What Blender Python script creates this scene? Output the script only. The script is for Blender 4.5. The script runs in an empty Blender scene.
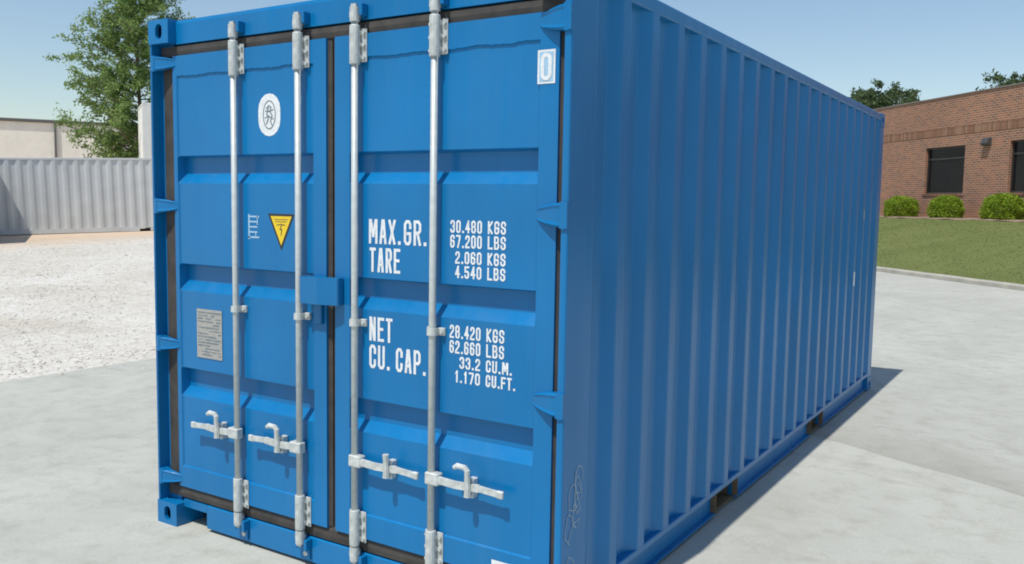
import bpy, bmesh, math, random
import numpy as np
from mathutils import Vector, Matrix
from mathutils.geometry import tessellate_polygon

random.seed(7)
rng = np.random.default_rng(7)
SC = bpy.context.scene
COL = SC.collection

# ------------------------------------------------------------------ camera
cam_data = bpy.data.cameras.new('camera')
cam = bpy.data.objects.new('camera', cam_data)
COL.objects.link(cam)
SC.camera = cam
CAM = Vector((3.99686, -2.81247, 1.70309))
yaw, pit, roll = -0.5682825, -0.089406, 0.0165953
fw = Vector((math.sin(yaw) * math.cos(pit), math.cos(yaw) * math.cos(pit), math.sin(pit)))
r0 = Vector((math.cos(yaw), -math.sin(yaw), 0))
u0 = r0.cross(fw)
cr = r0 * math.cos(roll) + u0 * math.sin(roll)
cu = -r0 * math.sin(roll) + u0 * math.cos(roll)
cam.matrix_world = Matrix(((cr.x, cu.x, -fw.x, CAM.x), (cr.y, cu.y, -fw.y, CAM.y), (cr.z, cu.z, -fw.z, CAM.z), (0, 0, 0, 1)))
cam_data.sensor_width = 36.0
cam_data.lens = 878.22 / 1024 * 36.0
cam_data.shift_y = 0.8 / 1024
cam_data.clip_start = 0.05
cam_data.clip_end = 3000

# ------------------------------------------------------------------ light
to_sun = Vector((-0.10, -1.275, 2.591)).normalized()
sun_el = math.asin(to_sun.z)
sun_az = math.atan2(to_sun.x, to_sun.y)          # from +Y towards +X
world = bpy.data.worlds.new('World')
SC.world = world
world.use_nodes = True
wn = world.node_tree
sky = wn.nodes.new('ShaderNodeTexSky')
sky.sky_type = 'NISHITA'
sky.sun_disc = False
sky.sun_elevation = sun_el
sky.sun_rotation = sun_az
sky.air_density = 1.2
sky.dust_density = 0.45
sky.ozone_density = 2.2
wn.nodes['Background'].inputs['Strength'].default_value = 0.147
wn.links.new(sky.outputs[0], wn.nodes['Background'].inputs['Color'])
sd = bpy.data.lights.new('sun', 'SUN')
sd.energy = 4.6
sd.angle = math.radians(0.53)
sd.color = (1.0, 0.96, 0.9)
sun = bpy.data.objects.new('sun', sd)
sun.rotation_euler = to_sun.to_track_quat('Z', 'Y').to_euler()
sun.location = (0, -20, 40)
COL.objects.link(sun)
SC.view_settings.view_transform = 'Standard'
SC.view_settings.look = 'None'
SC.view_settings.exposure = -0.20
SC.view_settings.gamma = 1.0
SC.view_settings.use_curve_mapping = False
SC.render.engine = 'CYCLES'
SC.cycles.max_bounces = 8
SC.cycles.filter_width = 1.9


# ------------------------------------------------------------------ materials
def node_mat(name):
    m = bpy.data.materials.new(name)
    m.use_nodes = True
    nt = m.node_tree
    return m, nt, nt.nodes['Principled BSDF']


def mixc(nt, fac, a, b, blend='MIX'):
    n = nt.nodes.new('ShaderNodeMix')
    n.data_type = 'RGBA'
    n.blend_type = blend
    for sock, v in ((n.inputs[0], fac), (n.inputs[6], a), (n.inputs[7], b)):
        if hasattr(v, 'is_output'):
            nt.links.new(v, sock)
        elif isinstance(v, (int, float)):
            sock.default_value = v
        else:
            sock.default_value = (*v, 1)
    return n.outputs[2]


def ramp(nt, src, stops):
    r = nt.nodes.new('ShaderNodeValToRGB')
    el = r.color_ramp.elements
    while len(el) < len(stops):
        el.new(0.5)
    for e, (p, c) in zip(el, stops):
        e.position = p
        e.color = (*c, 1) if not isinstance(c, (int, float)) else (c, c, c, 1)
    nt.links.new(src, r.inputs[0])
    return r.outputs[0]


def coords(nt, scale=(1, 1, 1), kind='Object'):
    t = nt.nodes.new('ShaderNodeTexCoord')
    mp = nt.nodes.new('ShaderNodeMapping')
    mp.inputs['Scale'].default_value = scale
    nt.links.new(t.outputs[kind], mp.inputs[0])
    return mp.outputs[0]


def noise(nt, vec, scale, detail=4, rough=0.55, dist=0.0):
    n = nt.nodes.new('ShaderNodeTexNoise')
    n.inputs['Scale'].default_value = scale
    n.inputs['Detail'].default_value = detail
    n.inputs['Roughness'].default_value = rough
    n.inputs['Distortion'].default_value = dist
    nt.links.new(vec, n.inputs['Vector'])
    return n.outputs['Fac']


def bump(nt, bsdf, h, strength, dist, prev=None):
    b = nt.nodes.new('ShaderNodeBump')
    b.inputs['Strength'].default_value = strength
    b.inputs['Distance'].default_value = dist
    nt.links.new(h, b.inputs['Height'])
    if prev is not None:
        nt.links.new(prev, b.inputs['Normal'])
    nt.links.new(b.outputs[0], bsdf.inputs['Normal'])
    return b.outputs[0]


def paint(name, col, rough=0.4, vary=0.12, dust=(0.45, 0.42, 0.36), dust_amt=0.1, wave=0.010, metal=0.0):
    m, nt, b = node_mat(name)
    v = coords(nt)
    n1 = noise(nt, v, 1.3, 5)
    n2 = noise(nt, coords(nt, (9, 9, 0.7)), 1.0, 6, 0.65)
    lo = tuple(c * (1 - vary) for c in col)
    hi = tuple(min(1, c * (1 + vary)) for c in col)
    c1 = ramp(nt, n1, [(0.3, lo), (0.7, hi)])
    f = ramp(nt, n2, [(0.45, 0.0), (0.8, dust_amt)])
    c2 = mixc(nt, f, c1, dust)
    fine = noise(nt, v, 55, 3)
    c3 = mixc(nt, ramp(nt, fine, [(0.66, 0.0), (0.74, dust_amt * 0.8)]), c2, dust)
    nt.links.new(c3, b.inputs['Base Color'])
    r = ramp(nt, n2, [(0.3, rough - 0.06), (0.75, rough + 0.12)])
    nt.links.new(r, b.inputs['Roughness'])
    b.inputs['Metallic'].default_value = metal
    w = bump(nt, b, noise(nt, v, 2.2, 2), 0.5, wave)
    bump(nt, b, fine, 0.08, 0.002, w)
    return m


def plain(name, col, rough=0.6, metal=0.0, vary=0.1, scale=20):
    m, nt, b = node_mat(name)
    n = noise(nt, coords(nt), scale, 4)
    c = ramp(nt, n, [(0.3, tuple(x * (1 - vary) for x in col)), (0.7, tuple(min(1, x * (1 + vary)) for x in col))])
    nt.links.new(c, b.inputs['Base Color'])
    b.inputs['Roughness'].default_value = rough
    b.inputs['Metallic'].default_value = metal
    return m


BLUE = (0.002, 0.160, 0.395)
M = {}
M['blue'] = paint('blue_paint', BLUE, 0.30, 0.10, (0.08, 0.21, 0.36), 0.16)
M['blue'].node_tree.nodes['Principled BSDF'].inputs['Specular IOR Level'].default_value = 0.40
M['zinc'] = plain('galvanised_steel', (0.52, 0.55, 0.53), 0.45, 0.15, 0.10, 30)
M['fitting'] = plain('galvanised_casting', (0.54, 0.56, 0.53), 0.5, 0.1, 0.22, 35)
M['rubber'] = plain('gasket_rubber', (0.052, 0.046, 0.040), 0.75, 0, 0.3, 12)
M['white'] = plain('white_print', (0.74, 0.76, 0.76), 0.5, 0, 0.12, 60)
M['black'] = plain('black_print', (0.03, 0.03, 0.03), 0.6)
M['inkgrey'] = plain('grey_print', (0.16, 0.20, 0.22), 0.6)
M['yellow'] = plain('yellow_print', (0.80, 0.56, 0.02), 0.5, 0, 0.05)
M['plate'] = plain('stamped_plate', (0.42, 0.41, 0.38), 0.45, 0.3, 0.35, 140)
M['paleblue'] = plain('pale_blue_print', (0.33, 0.52, 0.68), 0.5)
M['hole'] = plain('painted_inside_shade', (0.015, 0.02, 0.03), 0.9)  # near-black colour standing in for the shade under the floor
M['brown'] = plain('dull_brown', (0.16, 0.11, 0.06), 0.85, 0, 0.4, 18)  # mottled brown for the fork pockets and the sign print
M['wood'] = plain('floor_underside', (0.06, 0.05, 0.04), 0.9)
M['chalk'] = plain('chalk', (0.30, 0.42, 0.54), 0.9)
M['grey'] = paint('grey_paint', (0.55, 0.575, 0.575), 0.5, 0.08, (0.44, 0.42, 0.38), 0.3)
M['cream'] = paint('cream_paint', (0.80, 0.80, 0.75), 0.5, 0.05, (0.45, 0.4, 0.3), 0.2)
M['creamwall'] = paint('cream_cladding', (0.80, 0.77, 0.68), 0.6, 0.05, (0.4, 0.36, 0.3), 0.15)
M['rooftrim'] = plain('dark_roof_trim', (0.11, 0.11, 0.11), 0.6)
M['coping'] = plain('coping_metal', (0.20, 0.17, 0.15), 0.5)
M['lampgrey'] = plain('lamp_housing', (0.06, 0.06, 0.06), 0.6)
M['frame'] = plain('bronze_frame', (0.035, 0.03, 0.028), 0.4)
M['bark'] = plain('bark', (0.20, 0.16, 0.12), 0.9, 0, 0.4, 9)
M['stone'] = plain('gravel_stone', (0.52, 0.49, 0.43), 0.85, 0, 0.35, 1.7)
M['mulch'] = plain('mulch', (0.27, 0.19, 0.14), 0.95, 0, 0.4, 8)
M['kerb'] = plain('kerb_concrete', (0.40, 0.38, 0.32), 0.85, 0, 0.15, 3)


def concrete(name, c_lo, c_hi, stain, amt, seed, joint=False):
    m, nt, b = node_mat(name)
    v = coords(nt)
    mp = nt.nodes.new('ShaderNodeMapping')
    mp.inputs['Location'].default_value = (seed, seed * 2, 0)
    mp.inputs['Rotation'].default_value = (0, 0, 0.5)
    mp.inputs['Scale'].default_value = (0.9, 0.45, 1)
    nt.links.new(v, mp.inputs[0])
    big = noise(nt, mp.outputs[0], 0.7, 6, 0.6, 0.6)
    mid = noise(nt, v, 5.0, 6, 0.7)
    fine = noise(nt, v, 60, 4, 0.7)
    c = ramp(nt, big, [(0.3, c_lo), (0.68, c_hi)])
    c = mixc(nt, ramp(nt, mid, [(0.5, 0.0), (0.75, amt)]), c, stain)
    cloud = noise(nt, v, 1.7, 7, 0.68, 1.2)
    c = mixc(nt, ramp(nt, cloud, [(0.46, 0.0), (0.74, amt * 0.6)]), c, stain)
    streak = noise(nt, coords(nt, (0.5, 5.0, 1)), 1.2, 5, 0.6, 0.8)
    c = mixc(nt, ramp(nt, streak, [(0.55, 0.0), (0.78, amt * 0.45)]), c, stain)
    if joint:      # dirt washed along the joint between the two pours
        dt = nt.nodes.new('ShaderNodeVectorMath')
        dt.operation = 'DOT_PRODUCT'
        dt.inputs[1].default_value = (0.445, 0.8955, 0)
        nt.links.new(v, dt.inputs[0])
        ad = nt.nodes.new('ShaderNodeMath')
        ad.operation = 'MULTIPLY_ADD'
        nt.links.new(noise(nt, v, 1.6, 5, 0.6), ad.inputs[0])
        ad.inputs[1].default_value = -1.1
        nt.links.new(dt.outputs['Value'], ad.inputs[2])
        mr = nt.nodes.new('ShaderNodeMapRange')
        mr.inputs[1].default_value = 4.574 + 0.25
        mr.inputs[2].default_value = 4.574 - 0.60
        mr.inputs[4].default_value = 0.5
        nt.links.new(ad.outputs[0], mr.inputs[0])
        c = mixc(nt, mr.outputs[0], c, (0.29, 0.275, 0.225))
    c = mixc(nt, 0.12, c, ramp(nt, fine, [(0.3, 0.15), (0.7, 0.75)]), 'OVERLAY')
    nt.links.new(c, b.inputs['Base Color'])
    b.inputs['Roughness'].default_value = 0.85
    p = bump(nt, b, mid, 0.15, 0.01)
    bump(nt, b, fine, 0.25, 0.004, p)
    return m


M['conc_a'] = concrete('concrete_near', (0.42, 0.42, 0.365), (0.51, 0.51, 0.445), (0.33, 0.32, 0.26), 0.75, 3.0)
M['conc_b'] = concrete('concrete_far', (0.415, 0.415, 0.362), (0.505, 0.505, 0.442), (0.33, 0.32, 0.265), 0.8, 9.0, True)


def gravel_mat():
    m, nt, b = node_mat('gravel')
    v = coords(nt)
    big = noise(nt, v, 0.35, 5, 0.6, 0.5)
    mid = noise(nt, v, 2.5, 6, 0.7)
    vo = nt.nodes.new('ShaderNodeTexVoronoi')
    vo.inputs['Scale'].default_value = 16
    nt.links.new(v, vo.inputs['Vector'])
    c = ramp(nt, big, [(0.32, (0.50, 0.46, 0.38)), (0.65, (0.60, 0.57, 0.50))])
    c = mixc(nt, ramp(nt, mid, [(0.5, 0.0), (0.8, 0.6)]), c, (0.40, 0.36, 0.29))
    c = mixc(nt, 0.3, c, ramp(nt, vo.outputs['Color'], [(0.1, 0.3), (0.9, 0.8)]), 'OVERLAY')
    # bare orange earth towards the far end of the yard
    sp = nt.nodes.new('ShaderNodeSeparateXYZ')
    nt.links.new(v, sp.inputs[0])
    mr = nt.nodes.new('ShaderNodeMapRange')
    mr.inputs[1].default_value = -17.0
    mr.inputs[2].default_value = -22.0
    nt.links.new(sp.outputs[0], mr.inputs[0])
    mul = nt.nodes.new('ShaderNodeMath')
    mul.operation = 'MULTIPLY'
    nt.links.new(mr.outputs[0], mul.inputs[0])
    nt.links.new(ramp(nt, mid, [(0.3, 0.45), (0.7, 1.0)]), mul.inputs[1])
    c = mixc(nt, mul.outputs[0], c, (0.58, 0.41, 0.26))
    nt.links.new(c, b.inputs['Base Color'])
    b.inputs['Roughness'].default_value = 0.95
    bump(nt, b, vo.outputs['Distance'], 0.5, 0.02)
    return m


M['gravel'] = gravel_mat()


def brick_mat():
    m, nt, b = node_mat('brickwork')
    t = nt.nodes.new('ShaderNodeTexCoord')
    sp = nt.nodes.new('ShaderNodeSeparateXYZ')
    nt.links.new(t.outputs['Object'], sp.inputs[0])
    cb = nt.nodes.new('ShaderNodeCombineXYZ')
    nt.links.new(sp.outputs[0], cb.inputs[0])
    nt.links.new(sp.outputs[2], cb.inputs[1])
    br = nt.nodes.new('ShaderNodeTexBrick')
    br.inputs['Color1'].default_value = (0.34, 0.128, 0.066, 1)
    br.inputs['Color2'].default_value = (0.165, 0.072, 0.048, 1)
    br.inputs['Mortar'].default_value = (0.35, 0.28, 0.20, 1)
    br.inputs['Scale'].default_value = 1.0
    br.inputs['Brick Width'].default_value = 0.235
    br.inputs['Row Height'].default_value = 0.079
    br.inputs['Mortar Size'].default_value = 0.011
    br.inputs['Bias'].default_value = -0.1
    nt.links.new(cb.outputs[0], br.inputs['Vector'])
    n1 = noise(nt, t.outputs['Object'], 6.0, 5, 0.7)
    c = mixc(nt, ramp(nt, n1, [(0.5, 0.0), (0.75, 0.45)]), br.outputs['Color'], (0.33, 0.20, 0.11))
    n2 = noise(nt, t.outputs['Object'], 0.5, 4)
    c = mixc(nt, 0.25, c, ramp(nt, n2, [(0.3, 0.35), (0.7, 0.65)]), 'OVERLAY')
    nt.links.new(c, b.inputs['Base Color'])
    b.inputs['Roughness'].default_value = 0.9
    bump(nt, b, br.outputs['Fac'], -0.6, 0.01)
    return m


M['brick'] = brick_mat()
M['soldier'] = plain('soldier_brick', (0.20, 0.10, 0.06), 0.9, 0, 0.45, 5)
m, nt, b = node_mat('dark_window_glass')
b.inputs['Base Color'].default_value = (0.008, 0.010, 0.012, 1)
b.inputs['Roughness'].default_value = 0.12
b.inputs['Specular IOR Level'].default_value = 0.25
bump(nt, b, noise(nt, coords(nt), 0.8, 2), 0.15, 0.02)
M['glass'] = m


def lawn_mat(name, a, c_, d):
    m, nt, b = node_mat(name)
    v = coords(nt)
    big = noise(nt, v, 0.6, 5, 0.65, 0.4)
    fine = noise(nt, v, 14, 4, 0.7)
    c = ramp(nt, big, [(0.3, a), (0.7, c_)])
    c = mixc(nt, ramp(nt, fine, [(0.45, 0.0), (0.75, 0.7)]), c, d)
    nt.links.new(c, b.inputs['Base Color'])
    b.inputs['Roughness'].default_value = 0.95
    b.inputs['Specular IOR Level'].default_value = 0.1
    bump(nt, b, fine, 0.6, 0.03)
    return m


M['lawn'] = lawn_mat('lawn', (0.11, 0.14, 0.042), (0.15, 0.175, 0.06), (0.17, 0.17, 0.07))


def leaf_mat(name, c1, c2, trans=0.35):
    m = bpy.data.materials.new(name)
    m.use_nodes = True
    nt = m.node_tree
    nt.nodes.clear()
    out = nt.nodes.new('ShaderNodeOutputMaterial')
    g = nt.nodes.new('ShaderNodeNewGeometry')
    c = ramp(nt, g.outputs['Random Per Island'], [(0.0, c1), (1.0, c2)])
    d = nt.nodes.new('ShaderNodeBsdfPrincipled')
    d.inputs['Roughness'].default_value = 0.6
    d.inputs['Specular IOR Level'].default_value = 0.2
    tr = nt.nodes.new('ShaderNodeBsdfTranslucent')
    mx = nt.nodes.new('ShaderNodeMixShader')
    mx.inputs[0].default_value = trans
    nt.links.new(c, d.inputs['Base Color'])
    nt.links.new(c, tr.inputs['Color'])
    nt.links.new(d.outputs[0], mx.inputs[1])
    nt.links.new(tr.outputs[0], mx.inputs[2])
    nt.links.new(mx.outputs[0], out.inputs[0])
    return m


M['leaf'] = leaf_mat('tree_leaves', (0.12, 0.215, 0.06), (0.33, 0.45, 0.15), 0.45)
M['leafdark'] = leaf_mat('far_tree_leaves', (0.055, 0.095, 0.04), (0.12, 0.17, 0.07), 0.3)
M['bushleaf'] = leaf_mat('bush_leaves', (0.14, 0.24, 0.02), (0.36, 0.46, 0.04), 0.35)
M['grassblade'] = leaf_mat('grass_blades', (0.135, 0.165, 0.05), (0.175, 0.19, 0.068), 0.4)


# ------------------------------------------------------------------ mesh helpers
class MB:
    def __init__(self):
        self.v, self.f = [], []

    def add(self, vs, fs):
        o = len(self.v)
        self.v += [tuple(p) for p in vs]
        self.f += [tuple(i + o for i in f) for f in fs]
        return self

    def box(self, x0, x1, y0, y1, z0, z1, bev=0.0):
        if bev <= 0:
            vs = [(x, y, z) for z in (z0, z1) for y in (y0, y1) for x in (x0, x1)]
            return self.add(vs, [(0, 2, 3, 1), (4, 5, 7, 6), (0, 1, 5, 4), (2, 6, 7, 3), (0, 4, 6, 2), (1, 3, 7, 5)])
        bm = bmesh.new()
        bmesh.ops.create_cube(bm, size=1)
        for v in bm.verts:
            v.co = ((x0 + x1) / 2 + v.co.x * (x1 - x0), (y0 + y1) / 2 + v.co.y * (y1 - y0), (z0 + z1) / 2 + v.co.z * (z1 - z0))
        bmesh.ops.bevel(bm, geom=bm.edges[:], offset=bev, segments=1, affect='EDGES')
        bm.verts.index_update()
        self.add([v.co[:] for v in bm.verts], [[v.index for v in f.verts] for f in bm.faces])
        bm.free()
        return self

    def prism(self, poly, lo, hi, axis='z'):
        """poly: 2D points, extruded along axis (z: poly=xy, x: poly=yz, y: poly=xz)"""
        def p3(p, t):
            return {'z': (p[0], p[1], t), 'x': (t, p[0], p[1]), 'y': (p[0], t, p[1])}[axis]
        n = len(poly)
        vs = [p3(p, lo) for p in poly] + [p3(p, hi) for p in poly]
        fs = [tuple(range(n - 1, -1, -1)), tuple(range(n, 2 * n))]
        fs += [(i, (i + 1) % n, n + (i + 1) % n, n + i) for i in range(n)]
        return self.add(vs, fs)

    def tube(self, pts, rad, n=10, cap=True):
        pts = [Vector(p) for p in pts]
        rads = rad if isinstance(rad, (list, tuple)) else [rad] * len(pts)
        rings = []
        vs = []
        for i, p in enumerate(pts):
            d = (pts[min(i + 1, len(pts) - 1)] - pts[max(i - 1, 0)]).normalized()
            a = Vector((0, 0, 1)) if abs(d.z) < 0.9 else Vector((1, 0, 0))
            e1 = d.cross(a).normalized()
            e2 = d.cross(e1)
            rings.append([len(vs) + k for k in range(n)])
            for k in range(n):
                t = 2 * math.pi * k / n
                vs.append(p + (e1 * math.cos(t) + e2 * math.sin(t)) * rads[i])
        fs = []
        for a, b_ in zip(rings[:-1], rings[1:]):
            fs += [(a[k], a[(k + 1) % n], b_[(k + 1) % n], b_[k]) for k in range(n)]
        if cap:
            fs += [tuple(reversed(rings[0])), tuple(rings[-1])]
        return self.add(vs, fs)

    def mesh(self, name, mat, smooth=False):
        me = bpy.data.meshes.new(name)
        me.from_pydata(self.v, [], self.f)
        bm = bmesh.new()
        bm.from_mesh(me)
        bmesh.ops.recalc_face_normals(bm, faces=bm.faces[:])
        bm.to_mesh(me)
        bm.free()
        me.materials.append(mat)
        if smooth:
            for p in me.polygons:
                p.use_smooth = len(p.vertices) == 4
        return me

    def build(self, name, mat, parent=None, loc=None, smooth=False):
        return link(name, self.mesh(name, mat, smooth), parent, loc)


def link(name, me, parent=None, loc=None):
    o = bpy.data.objects.new(name, me)
    COL.objects.link(o)
    if parent is not None:
        o.parent = parent
    if loc is not None:
        o.location = loc
    return o


def thing(name, label, cat, loc=(0, 0, 0), rot=(0, 0, 0), group=None):
    o = link(name, None, None, loc)
    o.empty_display_size = 0.3
    o.rotation_euler = rot
    o['label'] = label
    o['category'] = cat
    if group:
        o['group'] = group
    return o


def structure(o):
    o['kind'] = 'structure'
    return o


def grid_mesh(name, mat, xs, ys, hf):
    X, Y = np.meshgrid(xs, ys)
    Z = hf(X, Y)
    vs = np.stack([X, Y, Z], -1).reshape(-1, 3)
    nx, ny = len(xs), len(ys)
    i = np.arange(nx * ny).reshape(ny, nx)
    fs = np.stack([i[:-1, :-1], i[:-1, 1:], i[1:, 1:], i[1:, :-1]], -1).reshape(-1, 4)
    me = bpy.data.meshes.new(name)
    me.from_pydata(vs.tolist(), [], fs.tolist())
    me.materials.append(mat)
    for p in me.polygons:
        p.use_smooth = True
    return me


# ------------------------------------------------------------------ terrain
P0 = np.array([-26.1, 12.72])            # foot of the grey container, left end of what shows
WV = np.array([0.508, 0.861])            # along its side
NV = np.array([0.861, -0.508])           # out of its side, towards the yard


def terrain(x, y):
    s = np.clip((-5.5 - x) / 12.0, 0, 1)
    s = s * s * (3 - 2 * s)
    t = np.clip((x - P0[0]) * WV[0] + (y - P0[1]) * WV[1], 0, 14)
    rise = s * (0.366 + 0.0336 * t)
    edge = np.clip((-4.2 - x) / 0.6, 0, 1)
    bumps = 0.010 * np.sin(x * 1.7 + y * 0.6) * np.sin(y * 1.3 - x * 0.4) * edge * (1 - s)
    return -0.03 + rise * (1 + 0.03 / 0.37 * s) + 0.022 * edge * (1 - s) + bumps


xs = np.concatenate([[-600, -300, -150, -90, -60, -45], np.arange(-36, -3, 0.5), [-3, 0, 10, 30, 60, 120, 300, 600]])
ys = np.concatenate([[-600, -300, -100, -40, -15, -8], np.arange(-4, 32, 0.5), [34, 40, 60, 100, 300, 600]])
structure(link('ground', grid_mesh('ground', M['gravel'], xs, ys, terrain)))

# concrete yard: two pours with an open joint between them
U = np.array([0.67540739, -0.73744481])
NB = np.array([0.73744481, 0.67540739])
K0 = np.array([1.3, 21.3])


def kb(s, n):
    p = K0 + U * s + NB * n
    return (float(p[0]), float(p[1]))


yard = structure(link('concrete_yard', None))
JA = np.array([2.515, 3.858])
JD = np.array([1.328, -0.66])
JD = JD / np.linalg.norm(JD)


def jl(t, off=0.0):
    nrm = np.array([-JD[1], JD[0]])
    wob = 0.03 * math.sin(t * 2.1) + 0.02 * math.sin(t * 5.3 + 1)
    p = JA + JD * t + nrm * (off + wob)
    return (float(p[0]), float(p[1]))


def poly_slab(name, pts, z0, z1, mat, parent):
    mb = MB()
    mb.prism(pts, z0, z1, 'z')
    return mb.build(name, mat, parent)


tl = (-4.2 - JA[0]) / JD[0]
tr_ = (40 - JA[0]) / JD[0]
ts = [tl + (tr_ - tl) * i / 240 for i in range(241)]
near = [(-4.2, -40), (40, -40)] + [jl(t, -0.008) for t in reversed(ts)]
edge_pts = []
far = [jl(t, 0.008) for t in ts] + [(40.0, kb(57.3, -0.01)[1])] + [kb(s, -0.01) for s in (57, 30, 0, -8.13)]
poly_slab('concrete_slab', near, -0.2, 0.0, M['conc_a'], yard)
poly_slab('concrete_slab', far, -0.2, -0.004, M['conc_b'], yard)

# kerb
mb = MB()
kp = [(0.0, -0.15), (0.0, 0.085), (0.02, 0.11), (0.16, 0.12), (0.16, -0.15)]
vs = []
segs = np.linspace(-10, 45, 56)
for i, s in enumerate(segs):
    for (n_, z) in kp:
        vs.append((*kb(s, n_ + 0.008 * math.sin(i * 1.9)), z + 0.004 * math.sin(i * 2.7)))
fs = []
k = len(kp)
for i in range(len(segs) - 1):
    for j in range(k):
        fs.append((i * k + j, i * k + (j + 1) % k, (i + 1) * k + (j + 1) % k, (i + 1) * k + j))
mb.add(vs, fs)
structure(mb.build('kerb', M['kerb']))


# lawn bank rising to the brick building
def lawn_h(n):
    t = np.clip((n - 0.16) / 5.0, 0, 1)
    return 0.10 + 1.33 * (t * 0.75 + 0.25 * t * t * (3 - 2 * t))


ss = np.concatenate([np.arange(-18, 6, 0.3), np.arange(6, 40, 2)])
ns = np.concatenate([[0.16], np.arange(0.3, 5.3, 0.2), [5.35, 5.9, 6.5, 7.0, 9.0]])


def lawn_xyz(X, Y):
    return lawn_h(Y) + 0.012 * np.sin(X * 2.3 + Y) * np.cos(Y * 3.1)


me = grid_mesh('lawn', M['lawn'], ss, ns, lawn_xyz)
ROTB = math.atan2(U[1], U[0])
lawn = link('lawn', me, None, (K0[0], K0[1], 0))
lawn.rotation_euler = (0, 0, ROTB)
structure(lawn)
me = grid_mesh('planting_bed', M['mulch'], np.arange(-18, 14, 0.25), np.linspace(5.28, 7.04, 9),
               lambda X, Y: 1.434 + 0.02 * np.sin(X * 5 + Y * 3) * np.sin(Y * 7) + 0.03 * (Y - 5.28 > 0.1))
bed = link('planting_bed', me, None, (K0[0], K0[1], 0))
bed.rotation_euler = (0, 0, ROTB)
structure(bed)

# grass blades on the bank
nb = 26000
gs = rng.uniform(-14.5, 5.0, nb)
gn = rng.uniform(0.17, 5.3, nb)
keep = gs > (-9.5 - gn * 0.9)
gs, gn = gs[keep], gn[keep]
nb = len(gs)
gz = lawn_xyz(gs, gn) - 0.005
a = rng.uniform(0, math.pi, nb)
hgt = rng.uniform(0.008, 0.022, nb) * np.where(rng.random(nb) < 0.06, 1.5, 1)
wd = rng.uniform(0.010, 0.024, nb)
lx, ly = rng.normal(0, 0.025, nb), rng.normal(0, 0.025, nb)
v0 = np.stack([gs - np.cos(a) * wd, gn - np.sin(a) * wd, gz], -1)
v1 = np.stack([gs + np.cos(a) * wd, gn + np.sin(a) * wd, gz], -1)
v2 = np.stack([gs + lx, gn + ly, gz + hgt], -1)
vv = np.stack([v0, v1, v2], 1).reshape(-1, 3)
me = bpy.data.meshes.new('grass')
me.from_pydata(vv.tolist(), [], np.arange(nb * 3).reshape(-1, 3).tolist())
me.materials.append(M['grassblade'])
g = link('grass', me, None, (K0[0], K0[1], 0))
g.rotation_euler = (0, 0, ROTB)
g['kind'] = 'stuff'
g['label'] = 'short dry green grass on the bank below the brick building'
g['category'] = 'grass'

# loose stones of the gravel yard
ico = [(0, 0, .8), (.9, 0, .1), (.25, .85, .15), (-.75, .5, .05), (-.7, -.55, .12), (.3, -.9, .08), (0, 0, -.5)]
icf = [(0, 1, 2), (0, 2, 3), (0, 3, 4), (0, 4, 5), (0, 5, 1), (6, 2, 1), (6, 3, 2), (6, 4, 3), (6, 5, 4), (6, 1, 5)]
ns_ = 9000
vs, fs = [], []
for i in range(ns_):
    d = 5.0 + 19 * random.random() ** 1.2
    ang = math.radians(random.uniform(22, 40))
    x, y = 4.0 - d * 1.25 * math.cos(ang) * 1.0, -2.83 + d * 1.25 * math.sin(ang)
    if x > -4.25:
        if random.random() > 0.12 or x > -4.9 + 1.5 * random.random():
            continue
        z = 0.0
    else:
        z = float(terrain(np.array(x), np.array(y)))
    sz = random.uniform(0.008, 0.024) * (1.7 if random.random() < 0.08 else 1)
    ca, sa = math.cos(i), math.sin(i)
    e = random.uniform(0.6, 1.0)
    o = len(vs)
    for (px, py, pz) in ico:
        px *= e
        vs.append((x + (px * ca - py * sa) * sz, y + (px * sa + py * ca) * sz, z + pz * sz * 0.8))
    fs += [(p + o, q + o, r + o) for p, q, r in icf]
mb = MB()
mb.add(vs, fs)
g = mb.build('gravel_stones', M['stone'])
g['kind'] = 'stuff'
g['label'] = 'loose pale stones scattered over the gravel yard'
g['category'] = 'gravel'

# ------------------------------------------------------------------ container building blocks
W, H = 2.438, 2.591


def corr_profile(length, start, pitch, depth, count):
    """(y, inset) pairs along a corrugated wall"""
    pts = [(0.0, 0.0)]
    q = pitch / 4.1
    for k in range(count):
        y = start + k * pitch
        pts += [(y, 0.0), (y + q, depth), (y + 2.05 * q, depth), (y + 3.05 * q, 0.0)]
    pts.append((length, 0.0))
    out = [pts[0]]
    for a, b_, c in zip(pts[:-2], pts[1:-1], pts[2:]):      # rounded folds
        for q, t in ((a, 0.0), (c, 1.0)):
            d = math.hypot(q[0] - b_[0], q[1] - b_[1])
            f = min(0.006 / d, 0.45)
            out.append((b_[0] + (q[0] - b_[0]) * f, b_[1] + (q[1] - b_[1]) * f))
    out.append(pts[-1])
    return out


def corr_wall(pts, z0, z1, face, sign, thick=0.004):
    """panel in the plane x = face, outer normal sign*x"""
    mb = MB()
    n = len(pts)
    vs = []
    for z in (z0, z1):
        for (y, d) in pts:
            vs.append((face - sign * d, y, z))
    for z in (z0, z1):
        for (y, d) in pts:
            vs.append((face - sign * (d + thick), y, z))
    fs = []
    for i in range(n - 1):
        fs.append((i, i + 1, n + i + 1, n + i))
        fs.append((2 * n + i, 3 * n + i, 3 * n + i + 1, 2 * n + i + 1))
        fs.append((i, 2 * n + i, 2 * n + i + 1, i + 1))
        fs.append((n + i, n + i + 1, 3 * n + i + 1, 3 * n + i))
    fs += [(0, n, 3 * n, 2 * n), (n - 1, 3 * n - 1, 4 * n - 1, 2 * n - 1)]
    return mb.add(vs, fs)


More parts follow.
